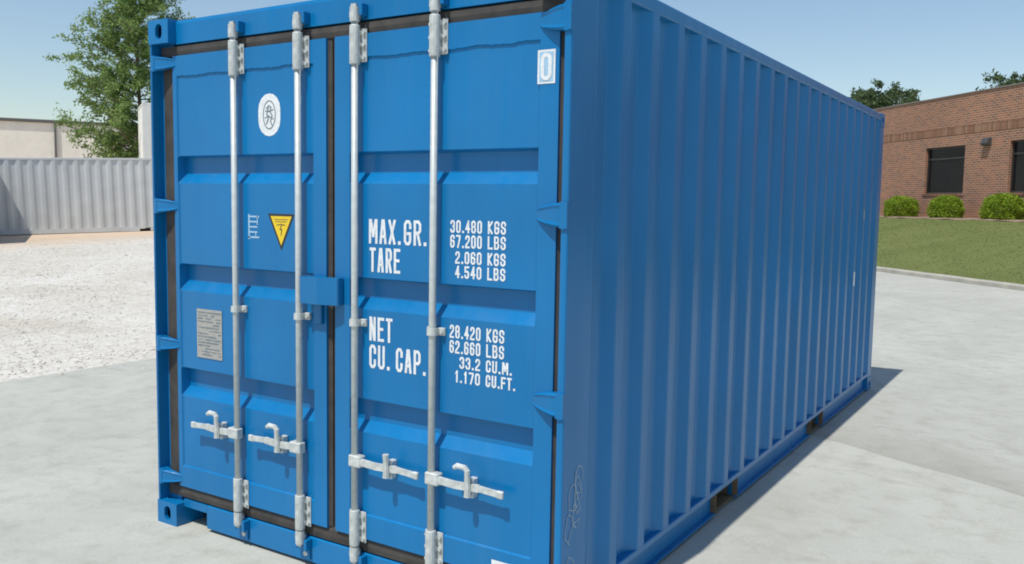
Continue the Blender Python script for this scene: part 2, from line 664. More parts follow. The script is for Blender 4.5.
def stadium(cx, cy, hw, hh, n=8):
    pts = []
    if hh >= hw:
        for k in range(n + 1):
            t = math.pi * k / n
            pts.append((cx + hw * math.cos(t), cy + (hh - hw) + hw * math.sin(t)))
        for k in range(n + 1):
            t = math.pi + math.pi * k / n
            pts.append((cx + hw * math.cos(t), cy - (hh - hw) + hw * math.sin(t)))
    else:
        return [(cx + (y - cy), cy - (x - cx)) for x, y in stadium(cx, cy, hh, hw, n)]
    return pts


def holed_face(mb, a0, a1, b0, b1, hole, to3, depth_vec, depth, cap=False):
    outer = [(a0, b0), (a1, b0), (a1, b1), (a0, b1)]
    allp = outer + hole
    tris = tessellate_polygon([[Vector((*p, 0)) for p in outer], [Vector((*p, 0)) for p in hole]])
    mb.add([to3(p) for p in allp], [tuple(t) for t in tris])
    n = len(hole)
    dv = Vector(depth_vec) * depth
    ring = [Vector(to3(p)) for p in hole]
    mb.add([tuple(p) for p in ring] + [tuple(p + dv) for p in ring],
           [(i, (i + 1) % n, n + (i + 1) % n, n + i) for i in range(n)] + ([tuple(range(n, 2 * n))] if cap else []))


def casting(name, parent, mat, xo, yo, zo, sx, sy, sz):
    """corner casting; (xo,yo,zo) outer corner, s* = direction into the container"""
    a, b_, c = 0.155, 0.172, 0.118
    bv = 0.0
    mb = MB()
    X = lambda t: xo + sx * t
    Y = lambda t: yo + sy * t
    Z = lambda t: zo + sz * t
    # end face (outer y), side face (outer x), top/bottom face (outer z) carry the holes
    holed_face(mb, 0, a, 0, c, stadium(a * 0.52, c * 0.5, 0.026, 0.038), lambda p: (X(p[0]), Y(0), Z(p[1])), (0, sy, 0), 0.02)
    holed_face(mb, 0, b_, 0, c, stadium(b_ * 0.5, c * 0.5, 0.039, 0.026), lambda p: (X(0), Y(p[0]), Z(p[1])), (sx, 0, 0), 0.02, True)
    holed_face(mb, 0, a, 0, b_, stadium(a * 0.5, b_ * 0.5, 0.03, 0.055), lambda p: (X(p[0]), Y(p[1]), Z(0)), (0, 0, sz), 0.02, True)
    q = lambda i, j, k_: (X(a * i), Y(b_ * j), Z(c * k_))
    mb.add([q(0, 0, 1), q(1, 0, 1), q(1, 1, 1), q(0, 1, 1), q(1, 0, 0), q(1, 1, 0), q(0, 1, 0)],
           [(0, 1, 2, 3), (1, 4, 5, 2), (3, 2, 5, 6)])
    return mb.build(name, mat, parent)


def plain_container(root, mat, L, pitch, rail_mat=None):
    rail_mat = rail_mat or mat
    for sx, xo in ((1, 0), (-1, W)):
        for sy, yo in ((1, 0), (-1, L)):
            casting('corner_casting', root, mat, xo, yo, 0, sx, sy, 1)
            casting('corner_casting', root, mat, xo, yo, H, sx, sy, -1)
            MB().box(min(xo + sx * 0.004, xo + sx * 0.15), max(xo + sx * 0.004, xo + sx * 0.15), min(yo + sy * 0.004, yo + sy * 0.15), max(yo + sy * 0.004, yo + sy * 0.15), 0.118, H - 0.118, 0.006).build('corner_post', mat, root)
    cnt = int((L - 0.42) / pitch)
    st = (L - cnt * pitch + pitch * 0.25) / 2
    pts = corr_profile(L - 0.30, st - 0.15, pitch, 0.036, cnt)
    pts = [(y + 0.15, d) for y, d in pts]
    for s, xf in ((-1, 0.006), (1, W - 0.006)):
        corr_wall(pts, 0.16, H - 0.06, xf, s).build('side_wall', mat, root)
        x0, x1 = (0.002, 0.06) if s < 0 else (W - 0.06, W - 0.002)
        MB().box(x0, x1, 0.172, L - 0.172, H - 0.075, H - 0.004, 0.006).build('top_rail', mat, root)
        c = L / 2
        mb = MB()
        for ya, yb in ((0.172, c - 1.2), (c - 0.85, c + 0.85), (c + 1.2, L - 0.172)):
            mb.box(x0, x1, ya, yb, 0.02, 0.165)
        mb.box(x0 + 0.001, x1 - 0.001, 0.173, L - 0.173, 0.135, 0.17)
        mb.build('bottom_rail', rail_mat, root)
    cpts = [(x + 0.15, d) for x, d in corr_profile(W - 0.30, 0.12, 0.30, 0.036, 6)]
    for s, yf in ((-1, 0.02), (1, L - 0.02)):
        mb = corr_wall(cpts, 0.16, H - 0.06, 0, 1)
        mb.v = [(y, yf + (-s if False else s) * x, z) for x, y, z in mb.v]
        mb.build('end_wall', mat, root)
        y0, y1 = (0.01, 0.09) if s < 0 else (L - 0.09, L - 0.01)
        MB().box(0.156, W - 0.156, y0, y1, H - 0.1, H - 0.006, 0.006).build('end_rail', mat, root)
        MB().box(0.156, W - 0.156, y0, y1, 0.02, 0.165, 0.006).build('end_rail', mat, root)
    MB().box(0.06, W - 0.06, 0.09, L - 0.09, H - 0.03, H - 0.02).build('roof', mat, root)
    MB().box(0.062, W - 0.062, 0.092, L - 0.092, 0.13, 0.16).build('floor', M['wood'], root)


# ------------------------------------------------------------------ the blue container
L = 6.058
box = thing('shipping_container', 'large bright blue twenty-foot steel container with closed double doors in the foreground', 'container')
BL = M['blue']
for sx, xo in ((1, 0), (-1, W)):
    for sy, yo in ((1, 0), (-1, L)):
        casting('corner_casting', box, BL, xo, yo, 0, sx, sy, 1)
        casting('corner_casting', box, BL, xo, yo, H, sx, sy, -1)
# front posts: narrow lip, then stepped back to the door plane
YD = 0.040
LIP = [(0.003, 0.012), (0.006, 0.006), (0.012, 0.004), (0.022, 0.004), (0.028, 0.007), (0.030, 0.014), (0.030, 0.066), (0.112, 0.066), (0.112, 0.19), (0.003, 0.19)]
lp = [(0.003, 0.008), (0.005, 0.004), (0.011, 0.004), (0.014, 0.008), (0.014, 0.066), (0.112, 0.066), (0.112, 0.19), (0.003, 0.19)]
mb = MB().prism(lp, 0.118, H - 0.118)
mb.build('corner_post', BL, box)
rp = [(W - (0.034 if abs(x - 0.030) < 1e-6 else (0.032 if abs(x - 0.028) < 1e-6 else x)), y) for x, y in LIP]
MB().prism(rp, 0.118, H - 0.118).build('corner_post', BL, box)
for x0, x1 in ((0.003, 0.13), (W - 0.13, W - 0.003)):
    MB().box(x0, x1, L - 0.19, L - 0.004, 0.118, H - 0.118, 0.008).build('corner_post', BL, box)
# side walls
PITCH, START = 0.287, 0.213
sp = [(y, d) for y, d in corr_profile(L - 0.17, START, PITCH, 0.036, 20)]
sp[0] = (0.185, 0.0)
for s, xf in ((1, W - 0.004), (-1, 0.004)):
    corr_wall(sp, 0.165, H - 0.05, xf, s).build('side_wall', BL, box)
    x0, x1 = (0.002, 0.062) if s < 0 else (W - 0.062, W - 0.002)
    MB().box(x0, x1, 0.172, L - 0.172, H - 0.065, H - 0.006, 0.006).build('top_rail', BL, box)
    FP = ((1.755, 2.11), (3.805, 4.16))
    mb = MB()
    for ya, yb in ((0.172, FP[0][0]), (FP[0][1], FP[1][0]), (FP[1][1], L - 0.172)):
        xo_, xi_ = (x0, x1) if s < 0 else (x1, x0)
        sg_ = 1 if s < 0 else -1
        mb.prism([(xo_ + sg_ * 0.034, 0.140), (xo_ + sg_ * 0.034, 0.032), (xo_ + sg_ * 0.006, 0.032), (xo_ + sg_ * 0.006, 0.022), (xi_, 0.022), (xi_, 0.140)], ya, yb, 'y')
    mb.box(x0 + 0.001, x1 - 0.001, 0.173, L - 0.173, 0.1395, 0.172, 0.004)
    rail = mb.build('bottom_rail', BL, box)
    for ya, yb in FP:
        pk = MB()
        xa, xb = (x0 + 0.002, 1.0) if s < 0 else (1.4, x1 - 0.002)
        pk.box(xa, xb, ya - 0.006, ya - 0.001, 0.03, 0.136)
        pk.box(xa, xb, yb + 0.001, yb + 0.006, 0.03, 0.136)
        pk.box(xa, xb, ya - 0.006, yb + 0.006, 0.1365, 0.1375)
        xi = (xa + 0.02, xb) if s < 0 else (xa, xb - 0.02)
        pk.box(xi[0], xi[1], ya, yb, 0.024, 0.030)  # brown plate across the pocket bottom
        pk.build('fork_pocket', M['brown'], rail)
# front header, sill
hp = [(0.046, 2.470), (0.046, 2.570), (0.052, 2.586), (0.16, 2.586), (0.16, 2.470)]
header = MB().prism(hp, 0.156, W - 0.156, 'x').build('door_header', BL, box)
mb = MB()
notch0, notch1 = 0.156, 0.335
mb.box(notch1, W - notch1, 0.046, 0.15, 0.016, 0.138, 0.004)
mb.box(0.156, notch1 + 0.001, 0.047, 0.149, 0.098, 0.1375)
mb.box(W - notch1 - 0.001, W - 0.156, 0.047, 0.149, 0.098, 0.1375)
sill = mb.build('door_sill', BL, box)
MB().box(0.155, W - 0.155, 0.35, 0.36, 0.02, 0.13).build('shade_cross_member', M['hole'], box)  # cross member coloured near-black, painting in the shade behind the sill notches
# roof, floor, rear wall
rpts = [(0.0, 0.0)]
for k in range(19):
    y = 0.25 + 0.29 * k
    rpts += [(y, 0.0), (y + 0.05, 0.02), (y + 0.14, 0.02), (y + 0.19, 0.0)]
rpts.append((L - 0.32, 0.0))
mb = corr_wall(rpts, 0.06, W - 0.06, 0, 1)
mb.v = [(z, y + 0.16, H - 0.012 + x) for x, y, z in mb.v]
mb.build('roof', BL, box)
MB().box(0.063, W - 0.063, 0.16, L - 0.1, 0.14, 0.17).build('floor', M['wood'], box)
cpts = [(x + 0.13, d) for x, d in corr_profile(W - 0.26, 0.10, 0.31, 0.036, 6)]
mb = corr_wall(cpts, 0.16, H - 0.06, 0, 1)
mb.v = [(y, L - 0.02 + x, z) for x, y, z in mb.v]
mb.build('rear_wall', BL, box)
MB().box(0.156, W - 0.156, L - 0.09, L - 0.008, H - 0.1, H - 0.006, 0.006).build('rear_rail', BL, box)
MB().box(0.156, W - 0.156, L - 0.09, L - 0.008, 0.02, 0.16, 0.006).build('rear_rail', BL, box)


# ---- doors
ZB, ZT = 0.208, 2.412


def door(x0, x1, px0, px1, name='door'):
    cols = [(x0, 'f'), (px0, 'f'), (px0 + 0.006, 'p')]
    nxt = 70
    for i in range(1, nxt):
        cols.append((px0 + 0.006 + (px1 - px0 - 0.012) * i / nxt, 'p'))
    cols += [(px1 - 0.006, 'p'), (px1, 'f'), (x1, 'f')]
    PD = 0.007
    rows = [(ZB, 0.0), (0.318, 0.0), (0.324, PD)]
    for (zt, zb) in ((0.840, 0.690), (1.375, 1.237), (1.917, 1.780)):
        rows += [(zb, PD), (zb + 0.046, PD + 0.042), (zt - 0.010, PD + 0.042), (zt, PD)]
    rows += [(2.309, PD), (2.313, 0.0), (ZT, 0.0)]
    vs, fs = [], []
    for (z, d) in rows:
        for j, (x, kind) in enumerate(cols):
            zz = z
            dd = d if kind == 'p' else 0.0
            if abs(z - 2.309) < 1e-6 or abs(z - 2.313) < 1e-6:
                zz = z + 0.0025 * math.sin(j * 0.31 + x0 * 9) + 0.0045 * (random.Random(j * 7 + int(x0 * 90)).random() - 0.5)
            vs.append((x, YD + dd, zz))
    nc = len(cols)
    for i in range(len(rows) - 1):
        for j in range(nc - 1):
            fs.append((i * nc + j, i * nc + j + 1, (i + 1) * nc + j + 1, (i + 1) * nc + j))
    mb = MB().add(vs, fs)
    # rim and back
    y1 = 0.098
    b0 = len(mb.v)
    mb.add([(x0, YD, ZB), (x1, YD, ZB), (x1, YD, ZT), (x0, YD, ZT), (x0, y1, ZB), (x1, y1, ZB), (x1, y1, ZT), (x0, y1, ZT)],
           [(0, 1, 5, 4), (1, 2, 6, 5), (2, 3, 7, 6), (3, 0, 4, 7), (4, 5, 6, 7)])
    return mb.build(name, BL, box)


D1 = (0.132, 1.190, 0.160, 1.112)
D2 = (1.243, 2.366, 1.330, 2.284)
doors = [door(*D1), door(*D2)]


def gasket(parent, x0, x1, xl, xr):
    mb = MB()
    y0, y1 = 0.052, 0.075
    mb.prism([(y0 + 0.012, 2.404), (y0, 2.414), (y0 - 0.004, 2.436), (y0, 2.462), (y1, 2.468), (y1, 2.404)], xl, xr, 'x')
    mb.prism([(y1, 0.142), (y0, 0.146), (y0 - 0.004, 0.170), (y0, 0.198), (y0 + 0.012, 0.214), (y1, 0.214)], xl, xr, 'x')
    mb.prism([(xl + 0.002, y1), (xl + 0.004, y0 + 0.006), (x0 + 0.002, y0), (x0 + 0.006, y1)], 0.2142, 2.4038)
    mb.prism([(x1 - 0.006, y1), (x1 - 0.002, y0), (xr - 0.004, y0 + 0.006), (xr - 0.002, y1)], 0.2142, 2.4038)
    mb.build('door_gasket', M['rubber'], parent)


gasket(doors[0], D1[0], D1[1], 0.034, 1.216)
gasket(doors[1], D2[0], D2[1], 1.217, 2.402)

# hinges
for dz in (0.25, 0.955, 1.665, 2.378):
    for side in (0, 1):
        mb = MB()
        hz = 0.036 if side == 0 else 0.048
        lug = [(0.016, 0.010), (0.040, 0.002), (0.047, 0.006), (0.047, 0.050), (0.016, 0.050)] if side == 0 else [(0.002, -0.004), (0.034, -0.004), (0.040, 0.004), (0.040, 0.030), (0.002, 0.030)]
        blade = [(0.040, 0.004), (0.055, 0.004), (0.125, 0.030), (0.140, 0.0405), (0.040, 0.0405)]
        f = (lambda p: p) if side == 0 else (lambda p: (W - p[0], p[1]))
        mb.prism([f(p) for p in lug], dz - hz, dz + hz)
        # tapered blade: two prisms with raised ribs
        kx = 0.030 if side == 0 else 0.020
        mb.tube([(*f((kx, 0.012)), dz - hz * 1.06), (*f((kx, 0.012)), dz + hz * 1.06)], 0.0165, 12)
        # blade: tall at the knuckle, tapering in height and thickness to a blunt tip on the door
        st_ = [(0.036, -0.002, 0.94), (0.060, 0.002, 0.92), (0.100, 0.014, 0.78), (0.140, 0.029, 0.58), (0.158, 0.0395, 0.40)]
        vs, fs = [], []
        for (xx, yy, kz) in st_:
            for (y_, z_) in ((0.0405, -kz), (yy + 0.007, -kz), (yy, -kz * 0.82), (yy + 0.004, -kz * 0.55), (yy + 0.004, kz * 0.55), (yy, kz * 0.82), (yy + 0.007, kz), (0.0405, kz)):
                x_, yq = f((xx, min(y_, 0.0405)))
                vs.append((x_, yq, dz + z_ * hz))
        for i_ in range(len(st_) - 1):
            for j_ in range(8):
                fs.append((i_ * 8 + j_, i_ * 8 + (j_ + 1) % 8, (i_ + 1) * 8 + (j_ + 1) % 8, (i_ + 1) * 8 + j_))
        fs += [tuple(range(8)), tuple(range(len(vs) - 8, len(vs)))]
        mb.add(vs, fs)
        mb.build('hinge', BL, doors[side])

# locking gear
BX = (0.619, 1.045, 1.385, 1.811)
BY, BR = 0.012, 0.0150
bar_me = MB().tube([(0, BY, 0.125), (0, BY, 2.505)], BR, 14).mesh('locking_bar', M['zinc'], True)


def bracket_mesh():
    mb = MB()
    mb.tube([(0, BY, -0.082), (0, BY, -0.078), (0, BY, 0.078), (0, BY, 0.082)], [0.0205, 0.0225, 0.0225, 0.0205], 14)
    mb.box(-0.046, 0.046, 0.034, 0.0405, -0.070, 0.070, 0.002)
    for z in (-0.052, 0.0, 0.052):
        mb.box(-0.022, 0.022, 0.014, 0.035, z - 0.01, z + 0.01)
        for x in (-0.035, 0.035):
            mb.tube([(x, 0.024, z), (x, 0.035, z)], 0.0085, 6)
    return mb.mesh('bar_bracket', M['fitting'])


def guide_mesh():
    mb = MB()
    mb.tube([(0, BY, -0.014), (0, BY, 0.014)], 0.0235, 12)
    mb.box(-0.045, 0.045, 0.032, 0.0465, -0.016, 0.016, 0.002)
    mb.box(-0.02, 0.02, 0.014, 0.033, -0.013, 0.013)
    mb.tube([(0.034, 0.024, 0), (0.034, 0.033, 0)], 0.008, 6)
    return mb.mesh('bar_guide', M['fitting'])


def cam_mesh(sg):
    """cam at the bar end gripping the keeper"""
    mb = MB()
    mb.tube([(0, BY, -0.030), (0, BY, 0.030)], 0.0215, 12)
    mb.prism([(-0.022, 0.002), (0.018, 0.0), (0.022, 0.02), (0.012, 0.040), (-0.014, 0.040)], -0.012, 0.014)
    mb.prism([(-0.016, 0.004), (0.012, 0.004), (0.010, 0.02), (-0.014, 0.02)], sg * 0.030 if sg > 0 else -0.044, 0.044 if sg > 0 else -0.030)
    return mb.mesh('locking_cam', M['fitting'])


br_me, gd_me, cu_me, cl_me = bracket_mesh(), guide_mesh(), cam_mesh(1), cam_mesh(-1)


def keeper_mesh():
    mb = MB()
    mb.box(-0.035, -0.022, 0.010, 0.0455, -0.026, 0.026, 0.003)
    mb.box(0.026, 0.044, 0.006, 0.0455, -0.026, 0.026, 0.003)
    mb.box(-0.0215, 0.0255, 0.036, 0.0455, -0.03, 0.03)
    return mb.mesh('cam_keeper', BL)


kp_me = keeper_mesh()
bolt_me = MB().tube([(0, 0.036, 0), (0, 0.0455, 0)], 0.012, 8).mesh('sill_bolt', M['zinc'])
boss_me = MB().box(-0.024, 0.024, 0.0375, 0.0455, -0.028, 0.024, 0.002).mesh('bolt_boss', BL)


def handle_mesh(sg):
    mb = MB()
    # hub on the bar
    x = lambda t: sg * t
    def bx(a, b_, y0, y1, z0, z1, bev=0.003):
        a, b_ = sorted((x(a), x(b_)))
        mb.box(a, b_, y0, y1, z0, z1, bev)
    bx(-0.020, 0.048, -0.010, 0.031, -0.026, 0.026, 0.005)
    # lever: three slightly bent lengths
    e_ = 0.035 if sg > 0 else 0.0
    pts = [(0.044, 0.0), (0.13, -0.004), (0.215 + e_, 0.002), (0.325 + e_, -0.004)]
    for (a, za), (b_, zb) in zip(pts[:-1], pts[1:]):
        xa, xb = x(a), x(b_)
        vs = []
        hh = 0.015 if a < 0.2 else 0.012
        for (xx, zz) in ((xa, za), (xb, zb)):
            vs += [(xx, -0.004, zz - hh), (xx, 0.008, zz - hh), (xx, 0.008, zz + hh), (xx, -0.004, zz + hh)]
        mb.add(vs, [(0, 1, 2, 3), (4, 5, 6, 7), (0, 1, 5, 4), (1, 2, 6, 5), (2, 3, 7, 6), (3, 0, 4, 7)])
    bx(0.300 + e_, 0.330 + e_, -0.007, 0.010, -0.019, 0.012, 0.004)
    return mb.mesh('handle', M['fitting'])


def catch_mesh(sg, hook):
    """retainer on the door with its swinging hook over the lever"""
    mb = MB()
    mb.box(-0.014, 0.014, 0.010, 0.0465, -0.05, 0.03, 0.003)
    mb.tube([(0, -0.008, -0.040), (0.0, -0.008, -0.02), (0, -0.012, 0.04)], [0.016, 0.014, 0.012], 8)
    mb.tube([(0, -0.008, -0.03), (0, 0.03, -0.03)], 0.009, 6)
    if hook:
        mb.tube([(0, -0.012, 0.035), (0, -0.012, 0.066), (-0.012, -0.012, 0.078), (-0.05, -0.012, 0.080), (-0.066, -0.012, 0.070)], [0.011, 0.012, 0.012, 0.012, 0.009], 8)
    else:
        mb.tube([(0, -0.012, 0.035), (0, -0.012, 0.062)], [0.012, 0.014], 8)
    return mb.mesh('handle_catch', M['fitting'])


hl, hr = handle_mesh(-1), handle_mesh(1)
for i, x in enumerate(BX):
    d = doors[i // 2]
    link('locking_bar', bar_me, d, (x, 0, 0))
    link('bar_bracket', br_me, d, (x, 0, 2.362))
    link('bar_bracket', br_me, d, (x, 0, 0.262))
    link('bar_guide', gd_me, d, (x, 0, 1.178))
    link('locking_cam', cu_me, d, (x, 0, 2.488))
    link('locking_cam', cl_me, d, (x, 0, 0.142))
    link('cam_keeper', kp_me, header, (x, 0, 2.507))
    link('cam_keeper', kp_me, sill, (x, 0, 0.108))
    link('bolt_boss', boss_me, sill, (x + 0.012, 0, 0.058))
    link('sill_bolt', bolt_me, sill, (x + 0.012, -0.006, 0.058))
    sg = -1 if i < 2 else 1
    link('handle', hl if sg < 0 else hr, d, (x, 0, 0.568))
    link('handle_catch', catch_mesh(sg, i != 2), d, (x + sg * (0.125 if sg < 0 else 0.200), 0, 0.570))

# lock box over the meeting edges
mb = MB().prism([(1.086, 0.0395), (1.086, -0.020), (1.090, -0.024), (1.196, -0.026), (1.212, -0.022), (1.292, -0.002), (1.296, 0.004), (1.296, 0.036), (1.288, 0.036),
                 (1.286, 0.006), (1.205, -0.014), (1.094, -0.014), (1.094, 0.0395)], 1.246, 1.366)
mb.box(1.092, 1.287, 0.004, 0.036, 1.358, 1.3655)
mb.build('lock_box', BL, doors[0])
MB().box(1.125, 1.172, 0.022, 0.0395, 1.150, 1.26, 0.004).build('lock_tongue', BL, doors[0])


# ------------------------------------------------------------------ lettering: block stroke alphabet
def stroke(pts, w, closed=False):
    """quads (x, z, layer) along a polyline, square ends"""
    P = [Vector(p) for p in pts]
    n = len(P)
    h = w / 2
    vs, fs = [], []
    m_ = n if closed else n - 1
    for i in range(m_):
        a, b_ = P[i], P[(i + 1) % n]
        d = (b_ - a)
        if d.length < 1e-9:
            continue
        d.normalize()
        nn = Vector((-d.y, d.x))

        def ext(j, k_, sgn):
            # extension at the end shared with segment j->k_
            if not closed and (k_ < 0 or k_ >= n):
                return h
            q = P[k_ % n] - P[j % n]
            if q.length < 1e-9:
                return h * 0.5
            q.normalize()
            cosang = max(-1, min(1, d.dot(q) * sgn))
            return min(h, h * math.tan(math.acos(cosang) / 2))
        ea = ext(i, i - 1, -1)
        eb = ext(i + 1, i + 2, 1)
        a2, b2 = a - d * ea, b_ + d * eb
        o = len(vs)
        for p_ in (a2 + nn * h, a2 - nn * h, b2 - nn * h, b2 + nn * h):
            vs.append((p_.x, p_.y))
        fs.append((o, o + 1, o + 2, o + 3))
    return vs, fs


def lay(vs, y, step=0.00007):
    return [(a, y - step * (i // 4), b_) for i, (a, b_) in enumerate(vs)]


c_, d_ = 0.28, 0.12
GL = {
    '0': [('c', [(c_, 0), (1 - c_, 0), (1, d_), (1, 1 - d_), (1 - c_, 1), (c_, 1), (0, 1 - d_), (0, d_)])],
    '1': [('o', [(0.25, 0.82), (0.6, 1), (0.6, 0)])],
    '2': [('o', [(0, .78), (0, 1 - d_), (c_, 1), (1 - c_, 1), (1, 1 - d_), (1, .62), (0, .16), (0, 0), (1, 0)])],
    '3': [('o', [(0, .8), (0, 1 - d_), (c_, 1), (1 - c_, 1), (1, 1 - d_), (1, .6), (.7, .52), (1, .43), (1, d_), (1 - c_, 0), (c_, 0), (0, d_), (0, .2)])],
    '4': [('o', [(.72, 0), (.72, 1), (0, .3), (1.05, .3)])],
    '5': [('o', [(1, 1), (0, 1), (0, .56), (1 - c_, .58), (1, .46), (1, d_), (1 - c_, 0), (c_, 0), (0, d_), (0, .2)])],
    '6': [('o', [(1, .8), (1, 1 - d_), (1 - c_, 1), (c_, 1), (0, 1 - d_), (0, d_), (c_, 0), (1 - c_, 0), (1, d_), (1, .45), (1 - c_, .55), (.12, .55)])],
    '7': [('o', [(0, 1), (1, 1), (1, .85), (.4, 0)])],
    '8': [('c', [(c_, 0), (1 - c_, 0), (1, d_), (1, .42), (1 - c_, .52), (c_, .52), (0, .42), (0, d_)]), ('o', [(.1, .52), (0, .62), (0, 1 - d_), (c_, 1), (1 - c_, 1), (1, 1 - d_), (1, .62), (.9, .52)])],
    'A': [('o', [(0, 0), (.38, 1), (.62, 1), (1, 0)]), ('o', [(.2, .28), (.8, .28)])],
    'B': [('c', [(0, 0), (1 - c_, 0), (1, d_), (1, .42), (1 - c_, .52), (0, .52)]), ('o', [(0, .5), (0, 1), (1 - c_, 1), (.95, 1 - d_), (.95, .62), (.8, .54)])],
    'C': [('o', [(1, .7), (1, 1 - d_), (1 - c_, 1), (c_, 1), (0, 1 - d_), (0, d_), (c_, 0), (1 - c_, 0), (1, d_), (1, .3)])],
    'E': [('o', [(1, 1), (0, 1), (0, 0), (1, 0)]), ('o', [(.1, .52), (.85, .52)])],
    'F': [('o', [(1, 1), (0, 1), (0, 0)]), ('o', [(.1, .52), (.85, .52)])],
    'G': [('o', [(1, .74), (1, 1 - d_), (1 - c_, 1), (c_, 1), (0, 1 - d_), (0, d_), (c_, 0), (1 - c_, 0), (1, d_), (1, .46), (.55, .46)])],
    'K': [('o', [(0, 0), (0, 1)]), ('o', [(1, 1), (.12, .5), (1, 0)])],
    'L': [('o', [(0, 1), (0, 0), (1, 0)])],
    'M': [('o', [(0, 0), (0, 1), (.14, 1), (.5, .3), (.86, 1), (1, 1), (1, 0)])],
    'N': [('o', [(0, 0), (0, 1), (.12, 1), (.88, 0), (1, 0), (1, 1)])],
    'P': [('o', [(0, 0), (0, 1), (1 - c_, 1), (1, 1 - d_), (1, .55), (1 - c_, .45), (.1, .45)])],
    'R': [('o', [(0, 0), (0, 1), (1 - c_, 1), (1, 1 - d_), (1, .6), (1 - c_, .5), (.1, .5)]), ('o', [(.55, .5), (1, 0)])],
    'S': [('o', [(1, .75), (1, 1 - d_), (1 - c_, 1), (c_, 1), (0, 1 - d_), (0, .62), (c_, .52), (1 - c_, .48), (1, .4), (1, d_), (1 - c_, 0), (c_, 0), (0, d_), (0, .25)])],
    'T': [('o', [(0, 1), (1, 1)]), ('o', [(.5, .95), (.5, 0)])],
    'U': [('o', [(0, 1), (0, d_), (c_, 0), (1 - c_, 0), (1, d_), (1, 1)])],
    'X': [('o', [(0, 0), (1, 1)]), ('o', [(0, 1), (1, 0)])],
}
WIDE = {'M': 1.25, 'N': 1.0, '.': 0.45, ' ': 0.55, '1': 0.8, 'I': 0.4}
YT = YD + 0.007 - 0.0010


def text_mesh(mb, s, x0, x1, zt, zb, sw, ypl=YT):
    """text fitted between x0 and x1"""
    gap = 0.28
    ws = [WIDE.get(ch, 1.0) for ch in s]
    tot = sum(ws) + gap * (len(s) - 1)
    k_ = (x1 - x0) / tot
    x = x0
    for ch, w in zip(s, ws):
        cw = w * k_
        if ch == '.':
            mb.add([(x + cw * .1, ypl, zb), (x + cw * .1 + sw * 1.15, ypl, zb), (x + cw * .1 + sw * 1.15, ypl, zb + sw * 1.2), (x + cw * .1, ypl, zb + sw * 1.2)], [(0, 1, 2, 3)])
        elif ch != ' ':
            for q, (kind, pts) in enumerate(GL[ch]):
                pp = [(x + sw / 2 + px * (cw - sw), zb + sw / 2 + pz * (zt - zb - sw)) for px, pz in pts]
                vs, fs = stroke(pp, sw, kind == 'c')
                mb.add(lay(vs, ypl - 0.0009 * q), fs)
        x += cw + gap * k_
    return mb


def lettering(lines, sw, label=None):
    for (s, x0, x1, zt, zb) in lines:
        mb = text_mesh(MB(), s, x0, x1, zt, zb, sw)
        o = mb.build('lettering', M['white'], doors[1])


lettering([('MAX.', 1.436, 1.614, 1.629, 1.524), ('GR.', 1.630, 1.752, 1.629, 1.524), ('TARE', 1.440, 1.611, 1.507, 1.402),
           ('NET', 1.440, 1.570, 1.207, 1.102), ('CU.', 1.440, 1.556, 1.085, 0.982), ('CAP.', 1.590, 1.752, 1.085, 0.982)], 0.0128)
nr = [('30.480', 'KGS', 1.872, 1.635, 1.584), ('67.200', 'LBS', 1.872, 1.576, 1.524), ('2.060', 'KGS', 1.898, 1.510, 1.460), ('4.540', 'LBS', 1.898, 1.452, 1.402),
      ('28.420', 'KGS', 1.874, 1.210, 1.156), ('62.660', 'LBS', 1.874, 1.147, 1.094), ('33.2', 'CU.M.', 1.925, 1.083, 1.034), ('1.170', 'CU.FT.', 1.902, 1.024, 0.975)]
for a, u_, x0, zt, zb in nr:
    xe = {'CU.M.': 2.178, 'CU.FT.': 2.194}.get(u_, 2.140)
    lettering([(a, x0, 2.027, zt, zb), (u_, 2.055, xe, zt, zb)], 0.0078)


def flat(name, pts, y, mat, parent, thick=0.0):
    mb = MB()
    if thick:
        mb.prism(pts, y, y + thick, 'y')
    else:
        mb.add([(x, y, z) for x, z in pts], [tuple(range(len(pts)))])
    return mb.build(name, mat, parent)


def lines_obj(name, polys, y, mat, parent):
    mb = MB()
    for q, (pts, w, cl) in enumerate(polys):
        vs, fs = stroke(pts, w, cl)
        mb.add(lay(vs, y - 0.00013 * (q % 5), 0.00002), fs)
    return mb.build(name, mat, parent)


YS = YD + 0.007
# oval seal
cx, cz = 0.823, 2.096
seal = flat('oval_seal', stadium(cx, cz, 0.073, 0.098), YS - 0.001, M['white'], doors[0])
ell = [(cx + 0.040 * math.cos(t * math.tau / 28), cz + 0.064 * math.sin(t * math.tau / 28)) for t in range(28)]
pl = [(ell, 0.005, True)]
pl += [([(cx - .018, cz + .03), (cx - .004, cz + .042), (cx + .012, cz + .034), (cx + .006, cz + .012), (cx + .02, cz - .006), (cx + .008, cz - .03), (cx + .018, cz - .046)], 0.006, False),
       ([(cx - .006, cz + .03), (cx - .016, cz + .004), (cx - .004, cz - .014), (cx - .018, cz - .04)], 0.007, False),
       ([(cx - .028, cz - .014), (cx - .006, cz - .004), (cx + .026, cz - .020)], 0.005, False),
       ([(cx - .024, cz + .018), (cx - .004, cz + .016), (cx + .026, cz + .022)], 0.005, False)]
lines_obj('seal_print', pl, YS - 0.0016, M['inkgrey'], doors[0])
